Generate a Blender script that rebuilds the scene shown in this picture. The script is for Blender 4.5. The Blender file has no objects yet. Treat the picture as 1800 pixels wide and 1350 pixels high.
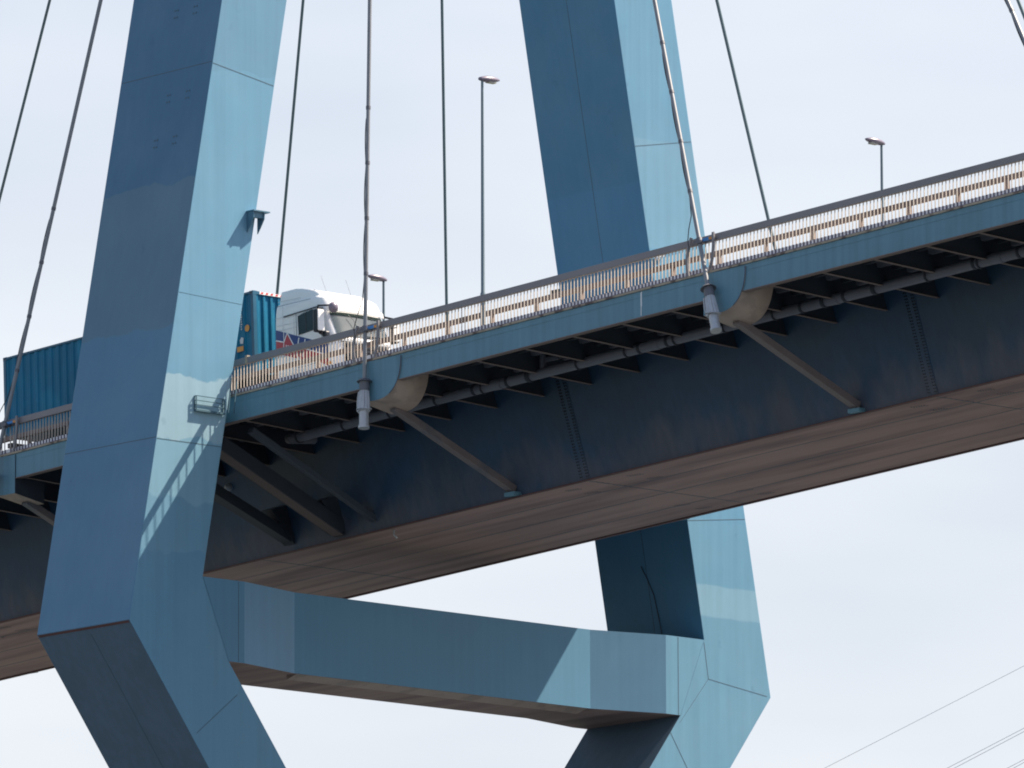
import bpy, math, random
from mathutils import Vector, Matrix, noise
random.seed(7)
S = bpy.context.scene

# ------------------------------------------------------------------ camera
CAM = Vector((227.42852, -201.38797, -42.74066))
YAW, PIT, ROL = math.radians(47.8860), math.radians(9.6470), math.radians(-0.2330)
fw = Vector((-math.sin(YAW)*math.cos(PIT), math.cos(YAW)*math.cos(PIT), math.sin(PIT)))
rt0 = Vector((math.cos(YAW), math.sin(YAW), 0)); up0 = rt0.cross(fw)
rt = rt0*math.cos(ROL)+up0*math.sin(ROL); up = -rt0*math.sin(ROL)+up0*math.cos(ROL)
cd = bpy.data.cameras.new("camera"); cam = bpy.data.objects.new("camera", cd)
S.collection.objects.link(cam); S.camera = cam
cam.matrix_world = Matrix(((rt.x, up.x, -fw.x, CAM.x), (rt.y, up.y, -fw.y, CAM.y), (rt.z, up.z, -fw.z, CAM.z), (0, 0, 0, 1)))
cd.sensor_width = 36; cd.lens = 36*17378.39/1800; cd.clip_start = 1; cd.clip_end = 20000

# ------------------------------------------------------------------ light
SUNV = Vector((0.257, 0.550, 0.792)).normalized()
w = bpy.data.worlds.new("World"); S.world = w; w.use_nodes = True
nt = w.node_tree; bg = nt.nodes["Background"]
sky = nt.nodes.new("ShaderNodeTexSky"); sky.sky_type = 'NISHITA'; sky.sun_disc = False
sky.sun_elevation = math.asin(SUNV.z); sky.sun_rotation = math.atan2(SUNV.x, SUNV.y)
sky.altitude = 10; sky.air_density = 1.0; sky.dust_density = 1.5; sky.ozone_density = 2.0
# pale summer haze lying along the horizon
wtc = nt.nodes.new("ShaderNodeTexCoord"); wsp = nt.nodes.new("ShaderNodeSeparateXYZ"); nt.links.new(wtc.outputs['Generated'], wsp.inputs[0])
wmr = nt.nodes.new("ShaderNodeMapRange"); wmr.interpolation_type = 'SMOOTHSTEP'; nt.links.new(wsp.outputs[2], wmr.inputs[0])
wmr.inputs[1].default_value = -.02; wmr.inputs[2].default_value = .75; wmr.inputs[3].default_value = .95; wmr.inputs[4].default_value = 0
wnz = nt.nodes.new("ShaderNodeTexNoise"); wnz.inputs['Scale'].default_value = 9; wnz.inputs['Detail'].default_value = 4
wmp = nt.nodes.new("ShaderNodeMapping"); wmp.inputs['Scale'].default_value = (1, 1, 3.5); nt.links.new(wtc.outputs['Generated'], wmp.inputs[0]); nt.links.new(wmp.outputs[0], wnz.inputs['Vector'])
wcr = nt.nodes.new("ShaderNodeMix"); wcr.data_type = 'RGBA'; nt.links.new(wnz.outputs[0], wcr.inputs[0])
wrm = nt.nodes.new('ShaderNodeMapRange'); wrm.inputs[1].default_value = .30; wrm.inputs[2].default_value = .62; nt.links.new(wnz.outputs[0], wrm.inputs[0]); nt.links.new(wrm.outputs[0], wcr.inputs[0])
wcr.inputs[6].default_value = (3.90, 4.05, 4.36, 1); wcr.inputs[7].default_value = (4.78, 4.82, 4.92, 1)
wmx = nt.nodes.new("ShaderNodeMix"); wmx.data_type = 'RGBA'; nt.links.new(wmr.outputs[0], wmx.inputs[0]); nt.links.new(sky.outputs[0], wmx.inputs[6]); nt.links.new(wcr.outputs[2], wmx.inputs[7])
nt.links.new(wmx.outputs[2], bg.inputs[0]); bg.inputs[1].default_value = 0.088
sl = bpy.data.lights.new("sun", 'SUN'); sl.energy = 5.0; sl.angle = math.radians(0.53); sl.color = (1.0, 0.86, 0.70)
so = bpy.data.objects.new("sun", sl); S.collection.objects.link(so)
so.rotation_euler = SUNV.to_track_quat('Z', 'Y').to_euler(); so.location = (60, 60, 120)
S.view_settings.view_transform = 'Standard'; S.view_settings.look = 'None'
S.view_settings.exposure = 1.15; S.view_settings.gamma = 1
S.render.engine = 'CYCLES'; S.cycles.filter_width = 1.9; S.cycles.max_bounces = 6; S.cycles.diffuse_bounces = 4

# ------------------------------------------------------------------ helpers
C = S.collection
class MB:
    """collects shapes, then links them as one mesh object"""
    def __init__(s): s.v = []; s.f = []; s.mi = []; s.sm = []
    def add(s, vs, fs, mi=0, smooth=False):
        o = len(s.v); s.v += [tuple(v) for v in vs]
        for f in fs: s.f.append(tuple(i+o for i in f)); s.mi.append(mi); s.sm.append(smooth)
        return s
    def hexa(s, p, mi=0):
        """8 corners: bottom 0-3 counter-clockwise from above, top 4-7"""
        return s.add(p, [(3, 2, 1, 0), (4, 5, 6, 7), (0, 1, 5, 4), (1, 2, 6, 5), (2, 3, 7, 6), (3, 0, 4, 7)], mi)
    def box(s, x0, x1, y0, y1, z0, z1, mi=0):
        return s.hexa([(x0, y0, z0), (x1, y0, z0), (x1, y1, z0), (x0, y1, z0), (x0, y0, z1), (x1, y0, z1), (x1, y1, z1), (x0, y1, z1)], mi)
    def sbox(s, x0, x1, y0, y1, r0, r1, mi=0):
        """box whose bottom and top follow the deck grade (heights relative to the hand rail)"""
        a, b = R(x0), R(x1)
        return s.hexa([(x0, y0, a+r0), (x1, y0, b+r0), (x1, y1, b+r0), (x0, y1, a+r0), (x0, y0, a+r1), (x1, y0, b+r1), (x1, y1, b+r1), (x0, y1, a+r1)], mi)
    def bar(s, a, b, w, h, upv=(0, 0, 1), mi=0):
        a, b = Vector(a), Vector(b); d = (b-a).normalized(); u = Vector(upv)
        sd = d.cross(u).normalized(); u = sd.cross(d).normalized()
        p = [q+sd*sx*w/2+u*sz*h/2 for q in (a, b) for sx, sz in ((-1, -1), (1, -1), (1, 1), (-1, 1))]
        return s.add(p, [(0, 1, 2, 3), (7, 6, 5, 4), (0, 4, 5, 1), (1, 5, 6, 2), (2, 6, 7, 3), (3, 7, 4, 0)], mi)
    def tube(s, pts, r, n=10, mi=0, caps=True, smooth=True):
        pts = [Vector(p) for p in pts]; rr = r if isinstance(r, (list, tuple)) else [r]*len(pts)
        vs = []; ref = None
        for i, p in enumerate(pts):
            d = (pts[min(i+1, len(pts)-1)]-pts[max(i-1, 0)]).normalized()
            if ref is None: ref = Vector((0, 0, 1)) if abs(d.z) < .9 else Vector((1, 0, 0))
            sd = d.cross(ref).normalized(); u = sd.cross(d).normalized(); ref = u
            for k in range(n):
                t = 2*math.pi*k/n; vs.append(p+(sd*math.cos(t)+u*math.sin(t))*rr[i])
        fs = [(i*n+k, i*n+(k+1) % n, (i+1)*n+(k+1) % n, (i+1)*n+k) for i in range(len(pts)-1) for k in range(n)]
        s.add(vs, fs, mi, smooth)
        if caps: s.add(vs[:n], [tuple(range(n))[::-1]], mi); s.add(vs[-n:], [tuple(range(n))], mi)
        return s
    def prism(s, poly, ax, a, b, mi=0, cap=True):
        """poly of (p,q) pairs extruded along axis ax from a to b"""
        def P(pq, t):
            p, q = pq
            return {'x': (t, p, q), 'y': (p, t, q), 'z': (p, q, t)}[ax]
        n = len(poly); vs = [P(q, a) for q in poly]+[P(q, b) for q in poly]
        fs = [(i, (i+1) % n, n+(i+1) % n, n+i) for i in range(n)]
        if cap: fs += [tuple(range(n))[::-1], tuple(range(n, 2*n))]
        return s.add(vs, fs, mi)
    def build(s, name, mats, parent=None, bevel=0, fix=True):
        me = bpy.data.meshes.new(name); me.from_pydata(s.v, [], s.f)
        if not isinstance(mats, (list, tuple)): mats = [mats]
        for m in mats: me.materials.append(m)
        me.polygons.foreach_set('material_index', s.mi); me.polygons.foreach_set('use_smooth', s.sm)
        if fix:
            import bmesh
            bm = bmesh.new(); bm.from_mesh(me); bmesh.ops.recalc_face_normals(bm, faces=bm.faces); bm.to_mesh(me); bm.free()
        me.update(); o = bpy.data.objects.new(name, me); C.objects.link(o)
        if parent is not None:
            o.parent = parent; o.matrix_parent_inverse = parent.matrix_basis.inverted()
        if bevel:
            b = o.modifiers.new('bevel', 'BEVEL'); b.width = bevel; b.segments = 2; b.limit_method = 'ANGLE'
        return o
def split_build(m, name, mats, parent):
    """links each loose piece collected in m as a part of its own"""
    par = list(range(len(m.v)))
    def find(a):
        while par[a] != a: par[a] = par[par[a]]; a = par[a]
        return a
    for f in m.f:
        for b in f[1:]: par[find(b)] = find(f[0])
    groups = {}
    for i, f in enumerate(m.f): groups.setdefault(find(f[0]), []).append(i)
    for fi in groups.values():
        q = MB(); ids = sorted({v for i in fi for v in m.f[i]}); mp_ = {v: k for k, v in enumerate(ids)}
        q.v = [m.v[v] for v in ids]; q.f = [tuple(mp_[v] for v in m.f[i]) for i in fi]; q.mi = [m.mi[i] for i in fi]; q.sm = [m.sm[i] for i in fi]
        q.build(name, mats, parent)
def tag(o, label=None, cat=None, group=None, kind=None):
    if label: o['label'] = label
    if cat: o['category'] = cat
    if group: o['group'] = group
    if kind: o['kind'] = kind
    return o
def empty(name, loc, label, cat, group=None):
    o = bpy.data.objects.new(name, None); C.objects.link(o); o.location = loc; o.empty_display_size = .5
    return tag(o, label, cat, group)

# deck profile: height of the near hand rail's top over the pylon's kink
def R(x): return 8.3197+0.043532*x-2e-5*x*x
def ZB(x): return 3.5925+0.044386*x          # underside of the box girder
HX = 2.17588

# ------------------------------------------------------------------ materials
def mat(name, col, rough=.5, metal=0, var=.08, scale=1.0, streak=0, spec=.5, bump=0, stretch=(1, 1, 1), col2=None, c2scale=.5, c2lo=.5, c2hi=.6):
    m = bpy.data.materials.new(name); m.use_nodes = True; n = m.node_tree.nodes; l = m.node_tree.links
    b = n['Principled BSDF']; b.inputs['Roughness'].default_value = rough; b.inputs['Metallic'].default_value = metal
    b.inputs['Specular IOR Level'].default_value = spec
    tc = n.new('ShaderNodeTexCoord'); mp = n.new('ShaderNodeMapping'); l.new(tc.outputs['Object'], mp.inputs[0]); mp.inputs['Scale'].default_value = stretch
    nz = n.new('ShaderNodeTexNoise'); nz.inputs['Scale'].default_value = scale; nz.inputs['Detail'].default_value = 6; nz.inputs['Roughness'].default_value = .6
    l.new(mp.outputs[0], nz.inputs['Vector'])
    rgb = n.new('ShaderNodeRGB'); rgb.outputs[0].default_value = (*col, 1); src = rgb.outputs[0]
    if col2:
        n2 = n.new('ShaderNodeTexNoise'); n2.inputs['Scale'].default_value = c2scale; n2.inputs['Detail'].default_value = 7; l.new(mp.outputs[0], n2.inputs['Vector'])
        r2 = n.new('ShaderNodeMapRange'); r2.inputs[1].default_value = c2lo; r2.inputs[2].default_value = c2hi; l.new(n2.outputs[0], r2.inputs[0])
        mx = n.new('ShaderNodeMix'); mx.data_type = 'RGBA'; l.new(r2.outputs[0], mx.inputs[0]); l.new(src, mx.inputs[6]); mx.inputs[7].default_value = (*col2, 1); src = mx.outputs[2]
    r = n.new('ShaderNodeMapRange'); r.inputs[1].default_value = .25; r.inputs[2].default_value = .75; r.inputs[3].default_value = 1-var; r.inputs[4].default_value = 1+var
    l.new(nz.outputs[0], r.inputs[0]); val = r.outputs[0]
    if streak:
        mp2 = n.new('ShaderNodeMapping'); mp2.inputs['Scale'].default_value = (3, 3, .12); l.new(tc.outputs['Object'], mp2.inputs[0])
        n3 = n.new('ShaderNodeTexNoise'); n3.inputs['Scale'].default_value = 1.6; n3.inputs['Detail'].default_value = 5; l.new(mp2.outputs[0], n3.inputs['Vector'])
        r3 = n.new('ShaderNodeMapRange'); r3.inputs[1].default_value = .3; r3.inputs[2].default_value = .7; r3.inputs[3].default_value = 1-streak; r3.inputs[4].default_value = 1+streak
        l.new(n3.outputs[0], r3.inputs[0]); mu = n.new('ShaderNodeMath'); mu.operation = 'MULTIPLY'; l.new(val, mu.inputs[0]); l.new(r3.outputs[0], mu.inputs[1]); val = mu.outputs[0]
    vm = n.new('ShaderNodeVectorMath'); vm.operation = 'SCALE'; l.new(src, vm.inputs[0]); l.new(val, vm.inputs['Scale']); l.new(vm.outputs[0], b.inputs['Base Color'])
    rr = n.new('ShaderNodeMapRange'); rr.inputs[3].default_value = max(0, rough-.08); rr.inputs[4].default_value = min(1, rough+.08); l.new(nz.outputs[0], rr.inputs[0]); l.new(rr.outputs[0], b.inputs['Roughness'])
    if bump:
        bp = n.new('ShaderNodeBump'); bp.inputs['Strength'].default_value = bump; bp.inputs['Distance'].default_value = .02; l.new(nz.outputs[0], bp.inputs['Height']); l.new(bp.outputs[0], b.inputs['Normal'])
    return m
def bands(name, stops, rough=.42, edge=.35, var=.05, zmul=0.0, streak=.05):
    """steel paint whose repainted and sun-brightened areas change at given heights with a ragged edge; stops = [(z_from, colour), ...] rising"""
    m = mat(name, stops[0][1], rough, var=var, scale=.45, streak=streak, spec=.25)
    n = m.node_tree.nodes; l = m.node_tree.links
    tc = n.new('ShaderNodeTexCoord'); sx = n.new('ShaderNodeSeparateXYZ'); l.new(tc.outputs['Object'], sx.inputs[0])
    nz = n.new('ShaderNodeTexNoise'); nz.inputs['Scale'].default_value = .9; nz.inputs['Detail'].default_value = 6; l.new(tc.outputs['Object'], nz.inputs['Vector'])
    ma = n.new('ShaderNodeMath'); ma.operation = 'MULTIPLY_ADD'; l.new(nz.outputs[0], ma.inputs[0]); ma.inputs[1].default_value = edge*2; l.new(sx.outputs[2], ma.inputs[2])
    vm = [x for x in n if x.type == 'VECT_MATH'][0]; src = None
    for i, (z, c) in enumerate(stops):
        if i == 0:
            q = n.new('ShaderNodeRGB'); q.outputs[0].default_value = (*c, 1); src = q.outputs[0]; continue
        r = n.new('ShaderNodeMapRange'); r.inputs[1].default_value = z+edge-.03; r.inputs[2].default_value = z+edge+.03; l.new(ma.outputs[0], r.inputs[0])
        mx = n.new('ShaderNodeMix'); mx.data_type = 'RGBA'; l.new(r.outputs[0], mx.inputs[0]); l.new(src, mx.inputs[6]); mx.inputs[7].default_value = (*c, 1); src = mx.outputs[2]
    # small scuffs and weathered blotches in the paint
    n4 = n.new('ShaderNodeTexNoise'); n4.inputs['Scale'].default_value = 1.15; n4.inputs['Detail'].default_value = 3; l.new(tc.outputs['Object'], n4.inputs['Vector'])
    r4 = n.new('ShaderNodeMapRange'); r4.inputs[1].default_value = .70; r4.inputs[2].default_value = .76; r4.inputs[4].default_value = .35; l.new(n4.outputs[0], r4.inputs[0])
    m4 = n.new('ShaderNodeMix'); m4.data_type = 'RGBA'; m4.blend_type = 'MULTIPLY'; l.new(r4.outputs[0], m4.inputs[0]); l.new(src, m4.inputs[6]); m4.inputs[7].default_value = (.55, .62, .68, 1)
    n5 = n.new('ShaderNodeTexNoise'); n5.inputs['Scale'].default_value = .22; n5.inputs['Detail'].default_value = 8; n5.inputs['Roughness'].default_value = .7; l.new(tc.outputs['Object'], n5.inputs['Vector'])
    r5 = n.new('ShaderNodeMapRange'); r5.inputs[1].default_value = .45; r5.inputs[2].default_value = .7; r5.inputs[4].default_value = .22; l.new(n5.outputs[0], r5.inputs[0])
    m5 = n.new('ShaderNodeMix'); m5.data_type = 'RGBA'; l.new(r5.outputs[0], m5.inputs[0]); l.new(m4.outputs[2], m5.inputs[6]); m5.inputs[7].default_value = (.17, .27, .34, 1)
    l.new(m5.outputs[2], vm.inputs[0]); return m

P_X = bands('steel_paint_end_face', [(-60, (.112, .268, .40)), (2.2, (.135, .295, .42)), (3.9, (.185, .355, .465)), (5.7, (.28, .435, .52)), (7.6, (.138, .302, .43)), (17.3, (.130, .277, .40))], edge=.55)  # bands just under the pale repaint have sunlight put into their colour
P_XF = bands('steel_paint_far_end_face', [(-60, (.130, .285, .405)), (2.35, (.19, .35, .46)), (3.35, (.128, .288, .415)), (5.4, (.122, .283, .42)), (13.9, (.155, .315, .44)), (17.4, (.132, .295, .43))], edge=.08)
P_Y = bands('steel_paint_side_face', [(-60, (0.0788, 0.2009, 0.319)), (5.8, (0.0825, 0.2112, 0.33)), (9.2, (0.0938, 0.1957, 0.275)), (13.8, (0.0525, 0.1597, 0.2695))], streak=.03)  # same leg paint, darker and bluer: the side's shade is in the colour
P_YF = bands('steel_paint_far_side_face', [(-60, (0.07, 0.2223, 0.3808)), (12.0, (0.0665, 0.2164, 0.3808)), (16, (0.063, 0.2047, 0.3468))], streak=.03, edge=.1)  # far leg's shaded copy, its shade likewise put into the colour
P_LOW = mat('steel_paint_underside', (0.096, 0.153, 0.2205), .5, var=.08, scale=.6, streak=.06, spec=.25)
P_BEAM = mat('steel_paint_crossbeam', (.097, .232, .35), .45, var=.06, scale=.35, streak=.035, spec=.25)
P_PANEL = mat('steel_paint_lightened_panel', (.130, .275, .415), .45, var=.06, scale=.5, streak=.035, spec=.25)  # crossbeam paint made lighter: light on the turned panels is in the colour
P_FASC = mat('edge_beam_paint', (0.1163, 0.2415, 0.3172), .5, var=.09, scale=.8, streak=.10, stretch=(0.372, 1.15, 1.22), spec=.25)
SEAM = mat('weld_line_paint', (.065, .12, .16), .6)
SEAML = mat('weld_line_pale_paint', (.20, .32, .37), .6)
WEB = mat('girder_web_shaded_paint', (.024, .064, .128), .5, var=.12, scale=.4, streak=.10, col2=(.032, .058, .095), c2scale=.3, c2lo=.45, c2hi=.7)  # darker than the edge beam's blue, the deck's shade put into the colour
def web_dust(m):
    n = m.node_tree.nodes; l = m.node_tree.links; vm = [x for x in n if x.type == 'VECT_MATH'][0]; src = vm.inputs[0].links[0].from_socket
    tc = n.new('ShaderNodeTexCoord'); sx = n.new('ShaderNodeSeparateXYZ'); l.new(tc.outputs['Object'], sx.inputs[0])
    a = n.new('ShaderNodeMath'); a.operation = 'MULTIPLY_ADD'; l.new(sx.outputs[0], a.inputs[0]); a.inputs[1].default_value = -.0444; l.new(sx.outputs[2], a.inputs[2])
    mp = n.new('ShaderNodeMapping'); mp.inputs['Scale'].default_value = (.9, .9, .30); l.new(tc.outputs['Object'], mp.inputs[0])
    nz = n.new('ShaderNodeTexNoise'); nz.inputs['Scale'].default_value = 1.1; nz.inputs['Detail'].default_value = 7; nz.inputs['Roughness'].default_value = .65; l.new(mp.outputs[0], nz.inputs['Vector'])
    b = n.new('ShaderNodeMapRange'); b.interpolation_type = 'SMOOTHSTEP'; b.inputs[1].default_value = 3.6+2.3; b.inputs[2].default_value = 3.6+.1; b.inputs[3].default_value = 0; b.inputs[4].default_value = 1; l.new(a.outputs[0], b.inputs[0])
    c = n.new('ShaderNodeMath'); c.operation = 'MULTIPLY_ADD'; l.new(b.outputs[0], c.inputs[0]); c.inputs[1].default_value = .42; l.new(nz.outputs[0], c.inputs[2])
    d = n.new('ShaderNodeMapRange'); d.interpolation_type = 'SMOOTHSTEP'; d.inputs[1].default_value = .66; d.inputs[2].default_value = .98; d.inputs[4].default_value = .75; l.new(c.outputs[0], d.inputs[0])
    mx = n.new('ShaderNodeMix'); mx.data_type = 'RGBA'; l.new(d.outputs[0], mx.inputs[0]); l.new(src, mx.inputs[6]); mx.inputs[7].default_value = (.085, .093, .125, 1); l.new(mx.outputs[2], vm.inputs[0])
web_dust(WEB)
SOFF = mat('weathered_soffit', (.36, .245, .22), .75, var=.13, scale=.5, stretch=(.22, 2.2, 1), col2=(.19, .125, .125), c2scale=.55, c2lo=.42, c2hi=.68)
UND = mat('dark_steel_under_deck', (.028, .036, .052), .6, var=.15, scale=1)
FLG = mat('dusty_brown_flange', (.17, .125, .115), .7, var=.12, scale=1.5)
STRUT = mat('dusty_strut_paint', (.185, .155, .155), .6, var=.12, scale=1.2, col2=(.12, .125, .145), c2scale=.8)
STRUTD = mat('dark_strut_paint', (.055, .07, .095), .6, var=.12, scale=1.2)
TAN = mat('tan_bracket_paint', (.40, .315, .265), .55, var=.1, scale=1.2, col2=(.31, .25, .215), c2scale=1.5)
RUST = mat('rusty_edge', (.10, .045, .045), .7, var=.2, scale=2)
PIPE = mat('grey_plastic_pipe', (.15, .155, .19), .5, var=.1, scale=2)
PIPD = mat('dark_pipe_collar', (.03, .035, .05), .6)
RAILT = mat('grey_hand_rail', (.20, .195, .21), .5, var=.10, scale=1.2, stretch=(.3, 1, 1))
BAL = mat('cream_baluster', (.54, .49, .43), .5, var=.14, scale=3, col2=(.34, .24, .19), c2scale=1.8, c2lo=.52, c2hi=.7)
BRAIL = mat('purple_grey_bottom_rail', (.13, .12, .165), .6, var=.2, scale=3)
TOE = mat('pale_lower_plate', (.78, .78, .82), .5, var=.06, scale=3)
CONC = mat('stained_concrete_edge', (.36, .31, .24), .85, var=.2, scale=3, col2=(.12, .09, .08), c2scale=2.2, c2lo=.52, c2hi=.62)
GUARD = mat('brown_guard_rail', (.27, .21, .18), .55, var=.15, scale=2, col2=(.20, .14, .12), c2scale=1.2)
GUARDB = mat('dark_brown_guard_beam', (.19, .14, .125), .55, var=.15, scale=2, col2=(.13, .09, .08), c2scale=1.2)
CABLE = mat('grey_cable_sheath', (.20, .215, .235), .4, var=.1, scale=3)
CABF = mat('green_grey_cable_sheath', (.10, .155, .175), .4, var=.1, scale=3)
SOCK = mat('galvanised_socket', (.40, .42, .45), .45, var=.15, scale=5, metal=.2)
SOCKD = mat('dark_socket_collar', (.11, .115, .135), .5, var=.2, scale=4)
BLK = mat('black_rubber', (.015, .015, .018), .5)
LAMPP = mat('lamp_pole_paint', (.14, .19, .22), .45, metal=.3)
LAMPH = mat('lamp_housing', (.17, .15, .20), .3)
LAMPG = mat('lamp_glass', (.30, .30, .27), .15)
ASPH = mat('asphalt', (.05, .05, .052), .9, var=.2, scale=12)
PAV = mat('walkway_concrete', (.30, .29, .27), .9, var=.15, scale=4)
WHITE = mat('white_lacquer', (.82, .83, .84), .25, var=.02, spec=.5)
WGREY = mat('silver_grey_lacquer', (.50, .53, .56), .3, var=.03)
NAVY = mat('navy_livery', (.012, .045, .20), .3, var=.03)
REDL = mat('red_livery', (.42, .035, .055), .3, var=.05)
BLKP = mat('black_plastic', (.012, .014, .022), .35)
DGL = mat('dark_side_glass', (.01, .016, .025), .08, spec=.8)
CHROME = mat('bright_wheel_rim', (.55, .56, .58), .3, metal=.8)
def glassmat():
    m = mat('windscreen_glass', (.035, .055, .062), .10, var=.08, scale=.8, spec=.7); return m
WGL = glassmat()
GREEN = mat('green_tinted_visor_strip', (.012, .045, .036), .3)
TEAL = mat('teal_container_paint', (.004, .135, .25), .5, spec=.2, var=.14, scale=1.0, streak=.12, col2=(.006, .16, .28), c2scale=.7)
TEALF = mat('teal_container_frame', (.006, .095, .175), .45, var=.12, scale=1.5)
ORANGE = mat('orange_plate', (.62, .27, .05), .5)
REDS = mat('red_stripe', (.55, .05, .05), .4)
BLUES = mat('blue_strap', (.03, .20, .50), .5)
GROUND = mat('river_bank_soil', (.075, .072, .055), .95, var=.3, scale=.05, col2=(.07, .09, .045), c2scale=.02)
WATER = mat('harbour_water', (.035, .05, .06), .35, var=.1, scale=.02, spec=.5, bump=0)
WIRE = mat('power_wire_metal', (.42, .44, .50), .5)
DRIP = mat('pale_paint_run', (.62, .66, .68), .6)

# ------------------------------------------------------------------ setting
def sheet(name, x0, x1, y0, y1, z, m):
    o = MB().add([(x0, y0, z), (x1, y0, z), (x1, y1, z), (x0, y1, z)], [(0, 1, 2, 3)]).build(name, m, fix=False)
    return tag(o, kind='structure')
sheet('ground', -9000, 9000, -9000, 9000, -44.5, GROUND)
sheet('water', -90, 330, -9000, 9000, -44.45, WATER)

# ------------------------------------------------------------------ pylon
pyl = empty('bridge_pylon', (0, 0, -44.5), 'tall blue steel pylon with two inclined legs and a crossbeam under the deck', 'bridge pylon')
K, M1, I1, M2 = 13.26436, .1862, 10.65769, .18393
def yo(z): return K-M1*z if z >= 0 else K+.7444*z
def yi(z): return I1-M2*z
ZT, ZBm = 1.58394, -.91102
YT, YBt = yi(ZT), 10.01431+.7508*ZBm
def yl(z): return 10.01431+.7508*z
for s in (-1, 1):
    m = MB(); TOPZ = 54.0
    poly = [(yo(TOPZ), TOPZ), (K, 0), (yo(-13.6), -13.6), (yl(-13.2), -13.2) if 0 else (.12, -13.2), (YBt, ZBm), (YT, ZT), (yi(TOPZ), TOPZ)]
    poly = [(s*a, b) for a, b in poly]
    n = len(poly)
    mx = [0, 1, 2, 3, 4, 5]
    V = [(-HX, a, b) for a, b in poly]+[(HX, a, b) for a, b in poly]
    m.v = V
    def F(idx, mi): m.f.append(tuple(idx)); m.mi.append(mi); m.sm.append(False)
    F(range(n), 0); F(range(n, 2*n), 0)
    # sides: 0-1 outer upper, 1-2 outer lower, 2-3 bottom, 3-4 inner lower, 4-5 crossbeam joint, 5-6 inner upper, 6-0 top
    for i in range(n):
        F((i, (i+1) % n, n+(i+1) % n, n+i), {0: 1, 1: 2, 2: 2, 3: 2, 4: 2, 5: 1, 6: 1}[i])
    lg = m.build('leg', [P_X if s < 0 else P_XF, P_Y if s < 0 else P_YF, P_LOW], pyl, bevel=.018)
    # dark joint strip under the outer kink
    d = Vector((0, s*.7444, 1)).normalized()
    a = Vector((-HX+.05, s*(yo(-.05)+.004), -.05)); b = Vector((HX-.05, s*(yo(-.05)+.004), -.05))
    MB().bar(a, b, .008, .075, (0, s*.7444, 1)).build('joint_strip', RUST if s < 0 else SEAM, lg)
    # butt welds across the faces
    sm = MB()
    def seam_x(z0, z1, zf, wd=.022):
        ya, yb = s*yo(z0)*1, s*yi(z1)
        sm.bar((HX+.002, ya-s*.03, z0), (HX+.002, yb+s*.03, z1), .006, wd)
    def seam_y(z0, z1, wd=.022, inner=False):
        fy = (lambda z: s*yi(z)) if inner else (lambda z: s*yo(z))
        sm.bar((-HX+.03, fy(z0)+(-.002 if s > 0 and inner else s*.002), z0), (HX-.03, fy(z1)+(-.002 if s > 0 and inner else s*.002), z1), .006, wd)
    if s < 0:
        seam_x(5.62, 5.62, 0); seam_y(5.66, 5.66); seam_x(17.45, 17.05, 0); seam_y(17.45, 17.5)
        seam_x(10.2, 10.1, 0, .006)
        z = -.05
        sm.bar((.2, s*(yo(-.2)+.003), -.2), (.2, s*(yo(-9)+.003), -9), .006, .02, (1, 0, 0))
        sm.bar((HX+.002, s*9.0, -1.9), (HX+.002, s*10.6, -3.2), .006, .018)
    else:
        seam_x(17.55, 17.1, 0, .02); seam_x(5.62, 5.33, 0, .02)
        sm.bar((.0, s*yi(2)-.002, 2), (.0, s*yi(34)-.002, 34), .006, .02, (1, 0, 0))
        sm.bar((HX+.002, 10.37, 1.5), (HX+.002, 10.55, .35), .006, .018, (0, 1, 0))
        sm.bar((HX+.002, 10.55, .35), (HX+.002, 13.1, .02), .006, .018)
        sm.bar((HX+.002, 10.55, .35), (HX+.002, 9.3, -1.15), .006, .012)
        sm.bar((HX+.002, 8.9, -1.5), (HX+.002, 10.3, -3.6), .006, .02)
    split_build(sm, 'weld_seam', SEAM, lg)
    if s < 0:
        for X, Z in [(1.2, 16.6), (.3, 16.6), (.9, 15.2), (.0, 15.2), (.95, 19.35), (.05, 19.35)]:
            bm_ = MB(); bm_.bar((X, -yo(Z-.2)-.0, Z-.2), (X, -yo(Z+.18)-.0, Z+.18), .20, .003, (0, 1, 0), 1)
            for dx in (-.06, .06):
                for dz in (-.12, .10):
                    y = -yo(Z+dz); bm_.box(X+dx-.028, X+dx+.028, y-.012, y+.02, Z+dz-.022, Z+dz+.022)
            bm_.build('bolt_cluster', [SEAM, P_Y], lg)
    else:
        bm_ = MB()   # thin conduit with a loop on the inner face
        y = yi(3)-.03
        bm_.tube([(.35, yi(1.7)-.03, 1.7), (.30, yi(2.5)-.03, 2.5), (.22, yi(3.2)-.03, 3.2), (.0, yi(3.7)-.03, 3.75), (-.2, yi(4.1)-.03, 4.15)], .014, 6)
        bm_.build('conduit', PIPD, lg)
# crossbeam between the legs (plan widens towards both legs)
m = MB(); HM = 1.4922
ys = [-YT, -8.714, -6.125, 6.114, 8.72, YT]; ysb = [-YBt, -8.714, -6.125, 6.114, 8.72, YBt]; hw = [HX, HX, HM, HM, HX, HX]
for i in range(6):
    m.v += [(-hw[i], ysb[i], ZBm), (hw[i], ysb[i], ZBm), (hw[i], ys[i], ZT), (-hw[i], ys[i], ZT)]
for i in range(5):
    a, b = 4*i, 4*i+4
    fm = {0: 0, 1: 1, 2: 0, 3: 1, 4: 2}[i]
    for q, mi in (((a, a+1, b+1, b), 3), ((a+1, a+2, b+2, b+1), fm), ((a+2, a+3, b+3, b+2), 0), ((a+3, a, b, b+3), 0)):
        m.f.append(q); m.mi.append(mi); m.sm.append(False)
cb = m.build('crossbeam', [P_BEAM, P_PANEL, P_XF, SOFF], pyl)
sm = MB()
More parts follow.
